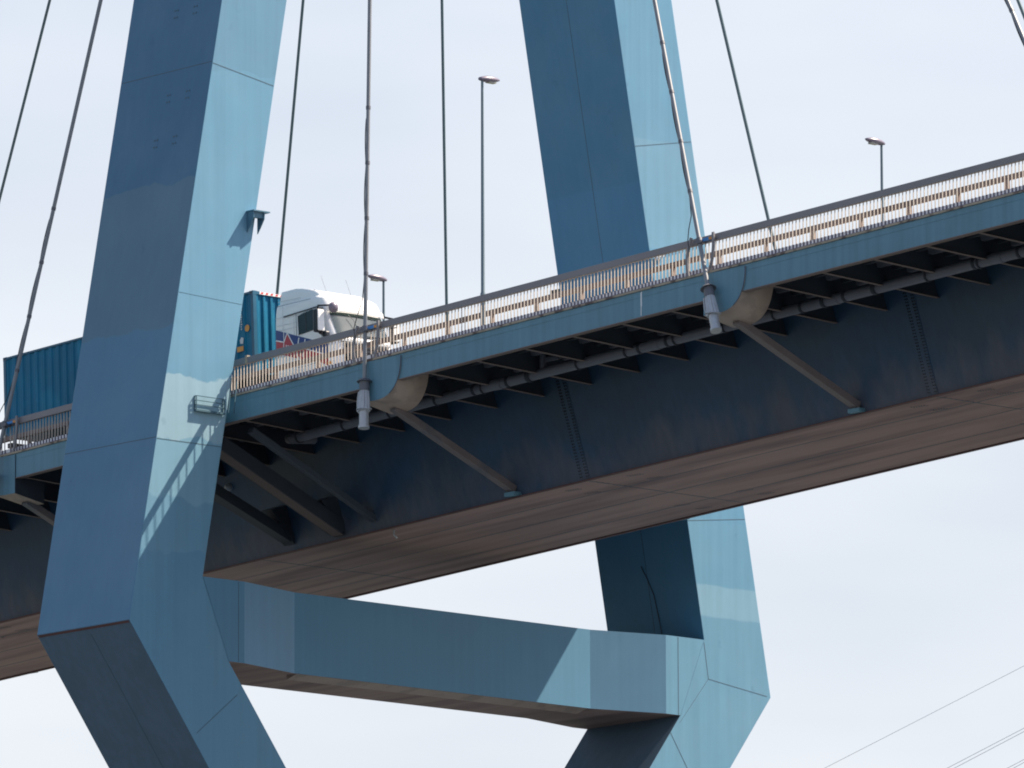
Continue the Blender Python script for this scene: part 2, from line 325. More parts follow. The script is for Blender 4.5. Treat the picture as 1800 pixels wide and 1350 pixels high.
sm.bar((HX+.002, -8.95, ZBm+.02), (HX+.002, -8.95, ZT-.02), .006, .02, (0, 1, 0)); sm.bar((HX+.002, 9.25, ZBm+.02), (HX+.002, 9.25, ZT-.02), .006, .02, (0, 1, 0))
split_build(sm, 'weld_seam', SEAM, cb)
# narrow tan wedge below the middle part, shows as a pale strip
MB().prism([(HM-.03, ZBm-.003), (HM-.50, ZBm-.003), (HM-.50, ZBm-.13)], 'y', -6.0, 6.0).build('bottom_wedge', TAN, cb)
MB().box(-1.5, 1.5, -2.85, 2.85, 53.9, 110).build('spire', P_Y, pyl, bevel=.02)
MB().box(-2.6, 2.6, -3.2, 3.2, -30, -13.25).build('foot', P_LOW, pyl, bevel=.02)
MB().prism([(-5, -6), (5, -6), (5, 6), (-5, 6)], 'z', -44.6, -30.0).build('pier', CONC, pyl, bevel=.1)
# edge of the crossbeam's top: a small handrail post and box
MB().box(.55, .62, 9.9, 9.97, 1.59, 1.74).build('bolt_post', CONC, pyl)

# small bracket high on the near leg
br = empty('wall_bracket', (HX, -8.4, 12.8), 'small dark steel bracket sticking out of the near pylon leg high above the railing', 'bracket')
MB().box(HX+.003, HX+.36, -8.66, -8.0, 12.98, 13.02).build('shelf_plate', P_Y, br)
for y in (-8.62, -8.2):
    MB().prism([(HX+.003, 12.975), (HX+.33, 12.975), (HX+.32, 12.78), (HX+.16, 12.55), (HX+.003, 12.35)], 'y', y-.015, y+.015).build('gusset', P_Y, br)
MB().box(HX+.15, HX+.28, -8.58, -8.22, 12.80, 12.974).build('box_housing', P_Y, br)

# maintenance platform on the near leg
PFM = mat('platform_paint', (.06, .13, .17), .5)
pf = empty('inspection_platform', (HX, -10.2, 6.6), 'small blue railed platform on the sunlit face of the near pylon leg', 'platform')
MB().box(HX+.003, HX+.12, -10.74, -9.58, 6.60, 6.66).build('floor_plate', PFM, pf)
for y in (-10.72, -9.6):
    for x in (HX+.02, HX+.10):
        MB().box(x-.014, x+.014, y-.014, y+.014, 6.662, 7.08).build('post', PFM, pf)
for z in (6.80, 6.93, 7.07):
    MB().box(HX+.09, HX+.115, -10.69, -9.63, z-.011, z+.011).build('rail', PFM, pf)
    for y in (-10.72, -9.6): MB().box(HX+.036, HX+.085, y-.015, y+.015, z-.010, z+.010).build('rail', PFM, pf)
# ladder between platform and deck edge
for y in (-9.52, -9.30):
    MB().bar((HX+.18, y, 6.66), (HX+.18, y+.12, 7.75), .03, .03, (1, 0, 0)).build('ladder_rail', PFM, pf)

# small fittings on the far leg
fl = empty('floodlight', (2.3, 8.45, 13.5), 'pair of small white floodlights on the sunlit face of the far pylon leg', 'floodlight')
for y, z in ((8.34, 13.58), (8.53, 13.68)):
    MB().tube([(HX+.02, y, z-.02), (HX+.12, y, z), (HX+.24, y, z-.03)], [.05, .07, .03], 10).build('lamp_head', WHITE, fl)
    MB().bar((HX, y, z-.25), (HX+.06, y, z-.04), .03, .03).build('bracket', LAMPH, fl)
jb = empty('signal_box', (-3.0, 8.9, 13.1), 'dark flat box on a bent arm just left of the far pylon leg', 'box')
MB().box(-3.25, -2.2, 8.8, 9.0, 13.14, 13.34).build('housing', BLKP, jb, bevel=.01)
MB().prism([(-2.9, 12.4), (-2.2, 12.2), (-2.2, 13.13), (-2.75, 13.13)], 'y', 8.86, 8.94).build('arm_plate', P_Y, jb)

# ------------------------------------------------------------------ deck
X0, X1 = -75.0, 112.0
deck = empty('bridge_deck', (0, 0, 5), 'long steel bridge deck with dark box girder, brown underside and blue edge beams', 'bridge deck')
NX = 40
xs = [X0+(X1-X0)*i/NX for i in range(NX+1)]
def sweep(m, prof, mi=0, closed=True, x=None):
    """prof(x) -> list of (y,z); swept along the deck"""
    xx = x or xs; n = len(prof(0)); o = len(m.v)
    for X in xx: m.v += [(X, y, z) for y, z in prof(X)]
    for i in range(len(xx)-1):
        for k in range(n if closed else n-1):
            m.f.append((o+i*n+k, o+i*n+(k+1) % n, o+(i+1)*n+(k+1) % n, o+(i+1)*n+k)); m.mi.append(mi if not isinstance(mi, list) else mi[k]); m.sm.append(False)
    if closed:
        m.f.append(tuple(range(o, o+n))); m.mi.append(0); m.sm.append(False); m.f.append(tuple(range(o+(len(xx)-1)*n, o+len(xx)*n))); m.mi.append(0); m.sm.append(False)
    return m
SB = 3.3203; SLP = .335
def webz(x): return R(x)-1.32
def weby(x, z): return SB+SLP*(z-ZB(x))
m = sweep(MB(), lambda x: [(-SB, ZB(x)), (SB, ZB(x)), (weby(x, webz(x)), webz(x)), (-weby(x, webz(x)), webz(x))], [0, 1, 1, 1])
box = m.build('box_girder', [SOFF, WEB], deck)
for s in (-1, 1):   # rusty lip of the bottom plate
    sweep(MB(), lambda x: [(s*(SB-.02), ZB(x)-.035), (s*(SB+.11), ZB(x)-.035), (s*(SB+.11), ZB(x)-.004), (s*(SB-.02), ZB(x)-.004)]).build('bottom_plate_edge', RUST, box)
sm = MB()
for y in (-1.62, .12, 1.86):
    sweep(sm, lambda x: [(y-.014, ZB(x)-.006), (y+.014, ZB(x)-.006), (y+.014, ZB(x)+.004), (y-.014, ZB(x)+.004)])
for X in (-3.4, 11.6, 26.5, 41.4): sm.box(X-.012, X+.012, -SB+.05, SB-.05, ZB(X)-.008, ZB(X)+.004)
split_build(sm, 'plate_seam', SEAM, box)
# bolted splices on the web and bolt groups on the soffit
for X in (-18.3, 11.6, 26.5, 41.4):
    for s in (-1, 1):
        m = MB(); za, zb = ZB(X)+.06, webz(X)-.12
        t = .012
        pts = []
        for xx in (X-.22, X+.22):
            for z in (za, zb): pts.append((xx, z))
        off = lambda z, d: s*(weby(X, z)+d)
        m.add([(X-.22, off(za, .001), za), (X+.22, off(za, .001), za), (X+.22, off(zb, .001), zb), (X-.22, off(zb, .001), zb),
               (X-.22, off(za, t), za), (X+.22, off(za, t), za), (X+.22, off(zb, t), zb), (X-.22, off(zb, t), zb)],
              [(0, 1, 2, 3), (4, 5, 6, 7), (0, 1, 5, 4), (1, 2, 6, 5), (2, 3, 7, 6), (3, 0, 4, 7)])
        k = 0; z = za+.05
        while z < zb-.04:
            for dx in (-.175, -.10, .10, .175):
                yy = off(z, t+.014); m.box(X+dx-.020, X+dx+.020, min(yy, yy-s*.03), max(yy, yy-s*.03), z-.020, z+.020, 1)
            z += .088
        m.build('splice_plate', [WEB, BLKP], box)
    for dx0 in (-1.5, 1.25):
        for y0 in (-2.75, -1.95, 1.75, 2.65):
            m = MB(); xa_ = X+dx0; m.hexa([(a_, b_, ZB(a_)+h_) for h_ in (-.003, .03) for a_, b_ in ((xa_-.03, y0-.03), (xa_+.455, y0-.03), (xa_+.455, y0+.25), (xa_-.03, y0+.25))], 1)
            for i in range(6):
                for j in range(2):
                    x = X+dx0+i*.085; y = y0+j*.12+i*.02; m.box(x-.013, x+.013, y-.013, y+.013, ZB(x)-.016, ZB(x)+.002)
            m.build('bolt_group', [SEAM, SOFF], box)
    m = MB()
    for i in range(7):
        x = X+.05; y = -2.9+i*.23; m.box(x-.016, x+.016, y-.016, y+.016, ZB(x)-.016, ZB(x)+.002)
    m.hexa([(a_, b_, ZB(a_)+h_) for h_ in (-.003, .03) for a_, b_ in ((X+.02, -2.95), (X+.08, -2.95), (X+.08, -1.45), (X+.02, -1.45))], 1)
    m.build('bolt_group', [SEAM, SOFF], box)
# slab, edge beams
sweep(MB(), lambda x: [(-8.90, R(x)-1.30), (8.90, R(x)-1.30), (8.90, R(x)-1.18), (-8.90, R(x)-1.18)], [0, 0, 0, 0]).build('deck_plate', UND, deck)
for s in (-1, 1):
    eb = sweep(MB(), lambda x: [(s*8.985, R(x)-1.91), (s*9.0, R(x)-1.91), (s*9.0, R(x)-1.152), (s*8.905, R(x)-1.152), (s*8.905, R(x)-1.17), (s*8.985, R(x)-1.17)]).build('edge_beam', P_FASC, deck)
    sweep(MB(), lambda x: [(s*8.80, R(x)-1.935), (s*9.02, R(x)-1.935), (s*9.02, R(x)-1.913), (s*8.80, R(x)-1.913)]).build('edge_beam_flange', FLG, eb)
    # slightly proud strip where the two plates of the edge beam overlap
    sweep(MB(), lambda x: [(s*9.002, R(x)-1.335), (s*9.008, R(x)-1.335), (s*9.008, R(x)-1.325), (s*9.002, R(x)-1.325)]).build('plate_edge', P_FASC, eb)
    sweep(MB(), lambda x: [(s*8.90, R(x)-1.150), (s*9.04, R(x)-1.150), (s*9.04, R(x)-1.088), (s*8.90, R(x)-1.088)]).build('concrete_edge', CONC, deck)
    if s < 0:
        m = MB(); m.bar((20.25, -9.006, R(20.25)-1.17), (20.22, -9.006, R(20.2)-1.88), .006, .035, (1, 0, 0))
        m.bar((20.23, -9.007, R(20.25)-1.20), (20.235, -9.007, R(20.2)-1.6), .006, .06, (1, 0, 0)); m.build('paint_run', DRIP, eb)
# cross ribs under the cantilevers: a tapering web and a dusty bottom flange
ribx = [23.4+2.11*k for k in range(-20, 21)]
for X in ribx:
    for s in (-1, 1):
        zo, zi, zt = R(X)-1.90, R(X)-2.10, R(X)-1.302
        yin = weby(X, zi)+.005
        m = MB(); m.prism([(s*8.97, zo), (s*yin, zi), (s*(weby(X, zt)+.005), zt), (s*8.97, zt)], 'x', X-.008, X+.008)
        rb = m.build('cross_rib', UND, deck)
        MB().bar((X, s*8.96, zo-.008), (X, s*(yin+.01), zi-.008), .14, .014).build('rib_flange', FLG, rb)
# trough stiffeners between the ribs
for s in (-1, 1):
    for j, y in enumerate((5.35, 5.95, 6.55, 7.15, 7.75, 8.35)):
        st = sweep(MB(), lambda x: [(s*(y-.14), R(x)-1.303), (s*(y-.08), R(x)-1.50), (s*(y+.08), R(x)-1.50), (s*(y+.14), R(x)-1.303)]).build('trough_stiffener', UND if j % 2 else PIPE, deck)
# struts from the outriggers down to the girder's bottom edge
AX = [-37.3, -23.0, -8.95, 8.45, 23.4, 38.2, 53.0]
for X in AX:
    for s in (-1, 1):
        a = Vector((X+.05, s*8.25, R(X)-2.50)); b = Vector((X+.05, s*(SB+.12), ZB(X)+.22))
        st = MB().bar(a, b, .27, .22).build('strut', STRUT, deck, bevel=.01)
        MB().box(X-.16, X+.30, min(s*(SB+.01), s*(SB+.30)), max(s*(SB+.01), s*(SB+.30)), ZB(X)+.01, ZB(X)+.13).build('strut_shoe', P_FASC, st)
        # outrigger: quarter-round box that carries the cable socket
        m = MB(); prof = []
        for k in range(13):
            t = math.pi/2*k/12; prof.append((math.sin(math.pi/2-t), math.sin(t)))
        L = 1.22
        oy, iy = s*9.03, s*7.85; cz = R(X)-1.16
        def ring(y, dz, sc):
            pts = []
            sg = 1 if X > 0 else -1
            for c_, s_ in prof: pts.append((X+sg*(.03+L*(c_**.8)*sc), y, cz-(1.22+dz)*(s_**.85)))
            left = [(X-sg*.50, y, cz-(1.22+dz)), (X-sg*.50, y, cz)]
            return pts+left
        r0, r1 = ring(oy, 0, 1.0), ring(iy, .22, .97)
        n = len(r0); m.v = r0+r1
        m.f = [tuple(range(n)), tuple(range(n, 2*n))]; m.mi = [0, 2]; m.sm = [False, False]
        for k in range(n):
            curved = k < 12
            m.f.append((k, (k+1) % n, n+(k+1) % n, n+k)); m.mi.append(1 if curved else (1 if k == 12 else 2)); m.sm.append(curved)
        og = m.build('outrigger', [P_FASC, TAN, UND], deck)
        # lip of the face plate along the curve
        m = MB(); pts = [(p_[0], p_[1]-.004*0+s*.006, p_[2]) for p_ in r0[:9]]
        m.tube(pts, .014, 6); m.build('outrigger_lip', P_LOW, og)
MB().tube([(-3.95, -4.07, 5.70), (-3.95, -4.20, 5.68), (-3.95, -4.27, 5.67)], [.13, .12, .05], 14).build('round_cover', SOCK, deck)
MB().tube([(2.55, -3.0, ZB(2.5)+.0), (2.55, -3.0, ZB(2.5)-.16), (2.68, -3.0, ZB(2.5)-.26)], .03, 8).build('drain_spout', SOCK, deck)
# heavier members where the pylon carries the deck
for (a, b, wd, mt) in [((1.98, -8.3, 6.3), (2.13, -3.45, 4.05), .24, STRUTD), ((.75, -8.6, 6.0), (.5, -3.5, 3.95), .55, UND), ((-1.6, -8.6, 5.75), (-1.85, -3.5, 3.92), .42, UND)]:
    st = MB().bar(a, b, wd, wd*.8).build('bearing_strut', mt, deck, bevel=.01)
    a2, b2 = Vector(a)-Vector((0, 0, wd*.42)), Vector(b)-Vector((0, 0, wd*.42))
    if mt is UND and wd > .5: MB().bar(a2, b2, wd*.8, .02).build('strut_flange', FLG, st)
for X in (-1.85, .5):
    MB().prism([(-3.45, 3.7), (-3.45, 5.0), (-4.4, 4.7)], 'x', X-.25, X+.25).build('bearing_gusset', UND, deck)

# road surface, walkways, kerbs
tag(sweep(MB(), lambda x: [(-7.15, R(x)-1.178), (7.15, R(x)-1.178), (7.15, R(x)-1.150), (-7.15, R(x)-1.150)]).build('road', ASPH), kind='structure')
for s in (-1, 1):
    tag(sweep(MB(), lambda x: [(s*8.88, R(x)-1.178), (s*7.152, R(x)-1.178), (s*7.152, R(x)-1.03), (s*8.88, R(x)-1.03)]).build('pavement', PAV), kind='structure')
m = MB()
for k in range(-18, 27):
    for y in (-3.5, 3.5): m.sbox(k*4.0, k*4.0+2, y-.06, y+.06, -1.146, -1.142)
for y in (-.12, .12): sweep(m, lambda x: [(y-.06, R(x)-1.146), (y+.06, R(x)-1.146), (y+.06, R(x)-1.142), (y-.06, R(x)-1.142)])
tag(m.build('road_marking', WHITE), kind='structure')

# ------------------------------------------------------------------ railings
BSP = .1455
def railing(xa, xb, s, label, group, vis=None, maxn=100):
    xm = (xa+xb)/2; y = s*8.85
    t = empty('bridge_railing', (xm, y, R(xm)-1.1), label, 'railing', group)
    nseg = max(2, int((xb-xa)/4))
    xx = [xa+(xb-xa)*i/nseg for i in range(nseg+1)]
    sweep(MB(), lambda x: [(y-.065, R(x)-.20), (y+.065, R(x)-.20), (y+.065, R(x)), (y-.065, R(x))], x=xx).build('hand_rail', RAILT, t, bevel=.008)
    br_ = sweep(MB(), lambda x: [(y-.05, R(x)-1.085), (y+.05, R(x)-1.085), (y+.05, R(x)-1.03), (y-.05, R(x)-1.03)], x=xx)
    br_.build('bottom_rail', BRAIL, t)
    # pale plate pieces between the feet of the balusters
    n = int((xb-xa-.04)/BSP); bx = [xa+.05+BSP*i for i in range(n)]
    sweep(MB(), lambda x: [(y+.014, R(x)-1.028), (y+.022, R(x)-1.028), (y+.022, R(x)-.905), (y+.014, R(x)-.905)], x=xx).build('toe_plate', TOE, t)
    proto = None; rest = MB(); cnt = 0
    for x in bx:
        inview = (vis is None) or any(a <= x <= b for a, b in vis)
        if inview and cnt < maxn:
            if proto is None:
                pm = MB(); pm.box(-.0065, .0065, -.024, .010, -.90, -.198); pm.box(-.028, .028, -.004, .012, -1.029, -.90, 1); proto = pm.build('baluster', [BAL, BRAIL], t)  # dark foot: shade on the bar's lower end is put into the colour
                proto.matrix_parent_inverse = Matrix(); proto.location = (x-xm, 0, R(x)-(R(xm)-1.1)); o = proto
            else:
                o = proto.copy(); C.objects.link(o); o.parent = t; o.location = (x-xm, 0, R(x)-(R(xm)-1.1))
            cnt += 1
        else:
            rest.box(x-.0065, x+.0065, y-.024, y+.010, R(x)-.90, R(x)-.198); rest.box(x-.028, x+.028, y-.004, y+.012, R(x)-1.029, R(x)-.90, 1)
    if rest.v: tag(rest.build('baluster_row', [BAL, BRAIL], t), kind='stuff')
    return t
NC = [-37.2, -22.9, -8.94, 8.12, 22.77, 37.77]
G = 'railing sections along the near edge of the deck'
railing(-60, NC[2], -1, 'railing section at the left picture edge, left of the near pylon leg', G, vis=[(-16, NC[2])])
railing(NC[2], NC[3], -1, 'railing section passing behind the near pylon leg in front of the truck', G, vis=[(NC[2], -4.3), (1.9, NC[3])])
railing(NC[3], NC[4], -1, 'railing section between the two hanging cable sockets, crossing before the far pylon leg', G)
railing(NC[4], NC[5], -1, 'railing section from the right-hand cable socket to the right picture edge', G)
railing(NC[5], 60, -1, 'railing section out beyond the right picture edge, past the third outrigger', G, maxn=0)
railing(-60, 60, 1, 'railing along the far edge of the deck, hidden behind the near side', None, maxn=0)
# curved end posts either side of each cable, one pair per outrigger
for i, X in enumerate(NC):
    if i < 2: continue
    for dx, nm in ((-.40, 'left'), (.52, 'right')):
        y = -8.95; pts = []
        for k in range(9):
            u = k/8; pts.append((X+dx+.10*math.sin(u*math.pi)*(-1 if dx < 0 else 1)-(.18 if dx > 0 else .12)*u, y-.05-.02*math.sin(u*math.pi), R(X+dx)+.03-1.18*u))
        o = MB()
        for a, b in zip(pts[:-1], pts[1:]): o.bar(a, b, .05, .085, (1, 0, 0))
        lab = {2: 'cable at the left picture edge', 3: 'cable beside the truck cab', 4: 'cable before the far pylon leg', 5: 'cable beyond the right edge'}[i]
        tag(o.build('curved_post', RAILT), 'curved dark bar on the railing, %s of the %s' % (nm, lab), 'post', 'curved posts beside the cable sockets')
# guard rails
for s in (-1, 1):
    lab = 'brown box-beam guard rail on posts behind the near railing' if s < 0 else 'brown guard rail at the far side of the roadway'
    t = empty('guard_rail', (0, s*7.6, R(0)-1), lab, 'guard rail')
    y = s*7.6
    sweep(MB(), lambda x: [(y-.06, R(x)-.27), (y+.06, R(x)-.27), (y+.06, R(x)-.12), (y-.06, R(x)-.12)]).build('beam', GUARDB, t, bevel=.01)
    rest = MB(); k = 0
    for i in range(-30, 50):
        x = 8.26+1.972*i; vis = s < 0 and -14 < x < 40
        if vis:
            MB().prism([(x-.07, R(x)-1.03), (x+.09, R(x)-1.03), (x+.05, R(x)-.272), (x-.05, R(x)-.272)], 'y', y-.05, y+.05).build('post', GUARD, t)
        else: rest.prism([(x-.07, R(x)-1.03), (x+.09, R(x)-1.03), (x+.05, R(x)-.272), (x-.05, R(x)-.272)], 'y', y-.05, y+.05)
    tag(rest.build('post_row', GUARD, t), kind='stuff')

# ------------------------------------------------------------------ drain pipe under the near cantilever
dp = empty('drain_pipe', (20, -6.3, 6.5), 'long grey pipe hung under the near side of the deck', 'pipe')
def pz(x): return R(x)-2.02-.012*max(0, 8-x)
px = [1.6, 3, 5]+[8+4*i for i in range(26)]
MB().tube([(x, -6.3, pz(x)) for x in px], .155, 16).build('pipe', PIPE, dp)
for X in ribx:
    if X > 2 and X < 60:
        x = X-.35; m = MB(); pts = [(x, -6.3+.18*math.cos(t), pz(x)+.18*math.sin(t)) for t in [math.pi*(1+k/10) for k in range(11)]]
        pts = [(x, -6.48, R(x)-1.33)]+pts+[(x, -6.12, R(x)-1.33)]
        for a, b in zip(pts[:-1], pts[1:]): m.bar(a, b, .022, .06, (1, 0, 0))
        m.build('hanger', PIPD, dp)
for x in (10.0, 11.5, 12.4, 17.3, 18.5, 24.2, 25.1, 26.0, 27.2, 31.3, 33.1, 36.0):
    MB().tube([(x-.05, -6.3, pz(x)), (x+.05, -6.3, pz(x))], .178, 16).build('collar', PIPD, dp)
for x in (11.0, 17.9, 25.5, 32.2): MB().tube([(x-.22, -6.3, pz(x)), (x+.22, -6.3, pz(x))], .168, 16).build('coupling', PIPE, dp)
MB().tube([(13.0, -6.3, R(13)-1.33), (13.0, -6.3, pz(13)+.1)], .10, 12).build('branch_pipe', PIPE, dp)
MB().tube([(12.2, -6.25, R(12.6)-1.62), (13.0, -6.2, R(13)-1.60), (13.6, -6.2, R(13)-1.60)], .085, 12).build('branch_pipe', PIPE, dp)
MB().tube([(1.6, -6.3, pz(1.6)), (1.35, -6.2, pz(1.6)+.05), (1.2, -5.9, pz(1.6)+.1), (1.1, -5.0, pz(1.6)+.2)], .155, 14).build('elbow', PIPE, dp)

# ------------------------------------------------------------------ cables
def cable(X, s, h, r, label, matr, near):
    ta = Vector((X, s*9.05, R(X)-.16)); top = Vector((0, 0, h)); d = (top-ta).normalized()
    t = empty('stay_cable', ta+Vector((0, 0, -2.5)), label, 'cable', 'near stay cables' if near else 'far stay cables')
    foot = ta-d*(1.62 if near else 1.9)
    L = (top-ta).length
    MB().tube([foot]+[ta+d*L*k/6 for k in range(7)], r, 12).build('strand', matr, t)
    if near:
        # clamp at hand rail height
        MB().tube([ta-d*.10, ta+d*.10], .10, 12).build('clamp', SOCKD, t)
        MB().box(ta.x-.14, ta.x+.16, ta.y-.10, ta.y+.16, ta.z-.06, ta.z+.02).build('clamp_plate', SOCKD, t)
        MB().bar(ta+Vector((.12, .0, .02)), ta+Vector((.36, .04, .05)), .05, .085).build('strap', BLUES, t)
        MB().bar(ta+Vector((.36, .04, .05)), ta+Vector((.56, .07, .05)), .045, .07).build('strap', ORANGE, t)
        # thin wire tied along the strand
        pts = []; n = 44
        sd = Vector((-.74, -.67, 0)).normalized()
        for k in range(n+1):
            u = k/n; q = ta+d*(u*8.0-.1); ph = (u*8.0) % 1.75/1.75
            amp = .045+.035*math.sin(ph*math.pi); pts.append(q+sd*(amp if u < .86 else .02))
        pts = [ta+sd*.30+Vector((0, 0, -.30)), ta+sd*.34+Vector((0, 0, .05)), ta+sd*.24+d*.45, ta+sd*.10+d*.9]+[p_ for p_ in pts if (p_-ta).dot(d) > 1.2]
        wr = MB().tube(pts, .015, 6).build('tied_wire', BLK, t)
        for k in (1, 2, 3, 4): MB().tube([ta+d*(k*1.75-.05), ta+d*(k*1.75+.05)], r+.012, 10).build('wire_tie', SOCKD, t)
        # socket
        u = Vector((0, 0, 1)); q = foot
        MB().tube([q+d*.02, q+d*.06, q-d*.02], [.12, .16, .24], 14).build('socket_cap', SOCKD, t)
        MB().tube([q-d*.02, q-d*.30], .155, 16).build('socket_collar', SOCKD, t)
        b0 = q-d*.30; b1 = q-d*.94
        m = MB(); n = 24; V = []
        for P_, rr in ((b0, .15), (b1, .195)):
            a1 = d.cross(Vector((1, 0, 0))).normalized(); a2 = d.cross(a1)
            for k in range(n):
                tt = 2*math.pi*k/n; r2 = rr*(1.0 if k % 2 else .86); V.append(P_+(a1*math.cos(tt)+a2*math.sin(tt))*r2)
        m.add(V, [(k, (k+1) % n, n+(k+1) % n, n+k) for k in range(n)]+[tuple(range(n)), tuple(range(n, 2*n))]); m.build('fluted_socket', SOCK, t)
        MB().tube([b1, b1-d*.50], .145, 18).build('socket_cylinder', SOCK, t)
        MB().tube([b1-d*.45, b1-d*.53], .17, 18).build('socket_ring', SOCK, t)
        m = MB(); a = b0+Vector((-.26, .02, 0)); m.tube([a, a+(b1-b0)*.5+Vector((-.05, 0, 0)), b1+Vector((-.30, .02, .05)), b1+Vector((-.22, .02, -.02))], .035, 8); m.build('side_conduit', SOCK, t)
        m = MB(); m.tube([b1+d*.05+Vector((.22*math.cos(a_), .22*math.sin(a_), .02)) for a_ in [2*math.pi*k/16 for k in range(17)]], .02, 6); m.build('conduit_ring', SOCK, t)
    return t
cable(-8.94, -1, 65.6, .062, 'cable crossing before the container, its foot at the left picture edge', CABLE, True)
cable(8.12, -1, 104.5, .062, 'near-vertical near cable passing in front of the truck cab down to its socket', CABLE, True)
cable(22.77, -1, 64.5, .066, 'light grey cable crossing the sunlit face of the far pylon leg', CABLE, True)
cable(37.77, -1, 67.5, .062, 'left of the two cables in the top right corner, a wire tied to it', CABLE, True)
cable(-37.2, 1, 67.6, .05, 'thin cable at the top left corner, leftmost of all', CABF, False)
cable(-18.0, 1, 59.7, .05, 'thin cable between near pylon leg and truck cab, ending behind the container', CABF, False)
cable(-8.4, 1, 101.7, .05, 'thin upright cable just left of the tallest street lamp', CABF, False)
cable(8.45, 1, 64.2, .055, 'thin slanting cable just right of the far pylon leg', CABF, False)
cable(22.9, 1, 71.9, .055, 'right one of the two cables in the top right corner, thin and plain', CABF, False)

# ------------------------------------------------------------------ street lamps
def lamp(X, s, h, label, hd):
    y = s*8.3; z0 = R(X)-1.03
    t = empty('street_lamp', (X, y, z0), label, 'street lamp', 'street lamps on the bridge')
    MB().tube([(X, y, z0+.001), (X, y, z0+1.25), (X, y, z0+1.30), (X, y, z0+h+.03)], [.085, .082, .062, .040], 12).build('pole', LAMPP, t)
    MB().box(X-.13, X+.13, y-.13, y+.13, z0, z0+.03).build('base_plate', LAMPP, t)
    L = .80; V = []; F_ = []; n = 14; N = 10
    for i in range(N+1):
        u = i/N; wv = .135*math.sin(math.pi*min(.97, max(.05, u*.92+.05)))**.55; hv = .135*math.sin(math.pi*min(.97, max(.05, u*.9+.08)))**.6
        cy = y+hd*(-.12+L*u); cz = z0+h+.02+.05*u
        for k in range(n):
            a = 2*math.pi*k/n; zz = hv*math.sin(a); zz = zz*.65 if zz < 0 else zz*.85
            V.append((X+wv*math.cos(a), cy, cz+zz))
    F_ = [(i*n+k, i*n+(k+1) % n, (i+1)*n+(k+1) % n, (i+1)*n+k) for i in range(N) for k in range(n)]+[tuple(range(n)), tuple(range(N*n, N*n+n))]
    hd_ = MB().add(V, F_, 0, True).build('lamp_head', LAMPH, t)
    MB().box(X-.08, X+.08, y+min(hd*.2, hd*.5), y+max(hd*.2, hd*.5), z0+h-.055, z0+h+.0).build('glass', LAMPG, hd_)
    return t
lamp(12.57, -1, 7.72, 'tallest grey street lamp, standing between the truck and the far pylon leg', 1)
lamp(12.55, 1, 7.90, 'street lamp far right above the railing, only its upper part visible', -1)
lamp(-10.75, 1, 7.82, 'street lamp showing just above the truck cab', -1)

# ------------------------------------------------------------------ truck (heights z measured from the road)
GR = math.atan(.0435)
def road(x): return R(x)-1.15
def place(root_x):   # a frame whose local x runs up the grade
    return Matrix.Translation((root_x, 0, road(root_x))) @ Matrix.Rotation(-GR, 4, 'Y')
TY = -4.80
def vehicle_root(name, x, label, cat):
    o = bpy.data.objects.new(name, None); C.objects.link(o); o.location = (x, TY, road(x)); o.rotation_euler = (0, -GR, 0); o.empty_display_size = .5
    return tag(o, label, cat)
def vpart(m, name, mats, root, bevel=0, fix=True):
    o = m.build(name, mats, None, bevel, fix); o.parent = root; return o
tr = vehicle_root('truck', 0, 'white cab-over truck tractor with blue and red side livery on the bridge', 'truck')
# local frame: x as world x (pylon centre = 0), y relative to the lane centre, z over road
def wheel(root, x, y, side, r=.50, wd=.30):
    t_ = MB(); pr = [(r*.62, -.5), (r*.93, -.5), (r, -.36), (r, .36), (r*.93, .5), (r*.62, .5)]
    V = []; n = 28
    for q, t in pr:
        for k in range(n): a = 2*math.pi*k/n; V.append((x+q*math.cos(a), y+t*wd, r+q*math.sin(a)))
    F_ = [(i*n+k, i*n+(k+1) % n, ((i+1) % 6)*n+(k+1) % n, ((i+1) % 6)*n+k) for i in range(6) for k in range(n)]
    w_ = vpart(t_.add(V, F_, 0, True), 'wheel', BLK, root)
    m = MB(); m.tube([(x, y-side*wd*.35, r), (x, y+side*wd*.30, r), (x, y+side*wd*.36, r)], [r*.60, r*.60, r*.3], 20)
    o = m.build('rim', CHROME); o.parent = w_
    return w_
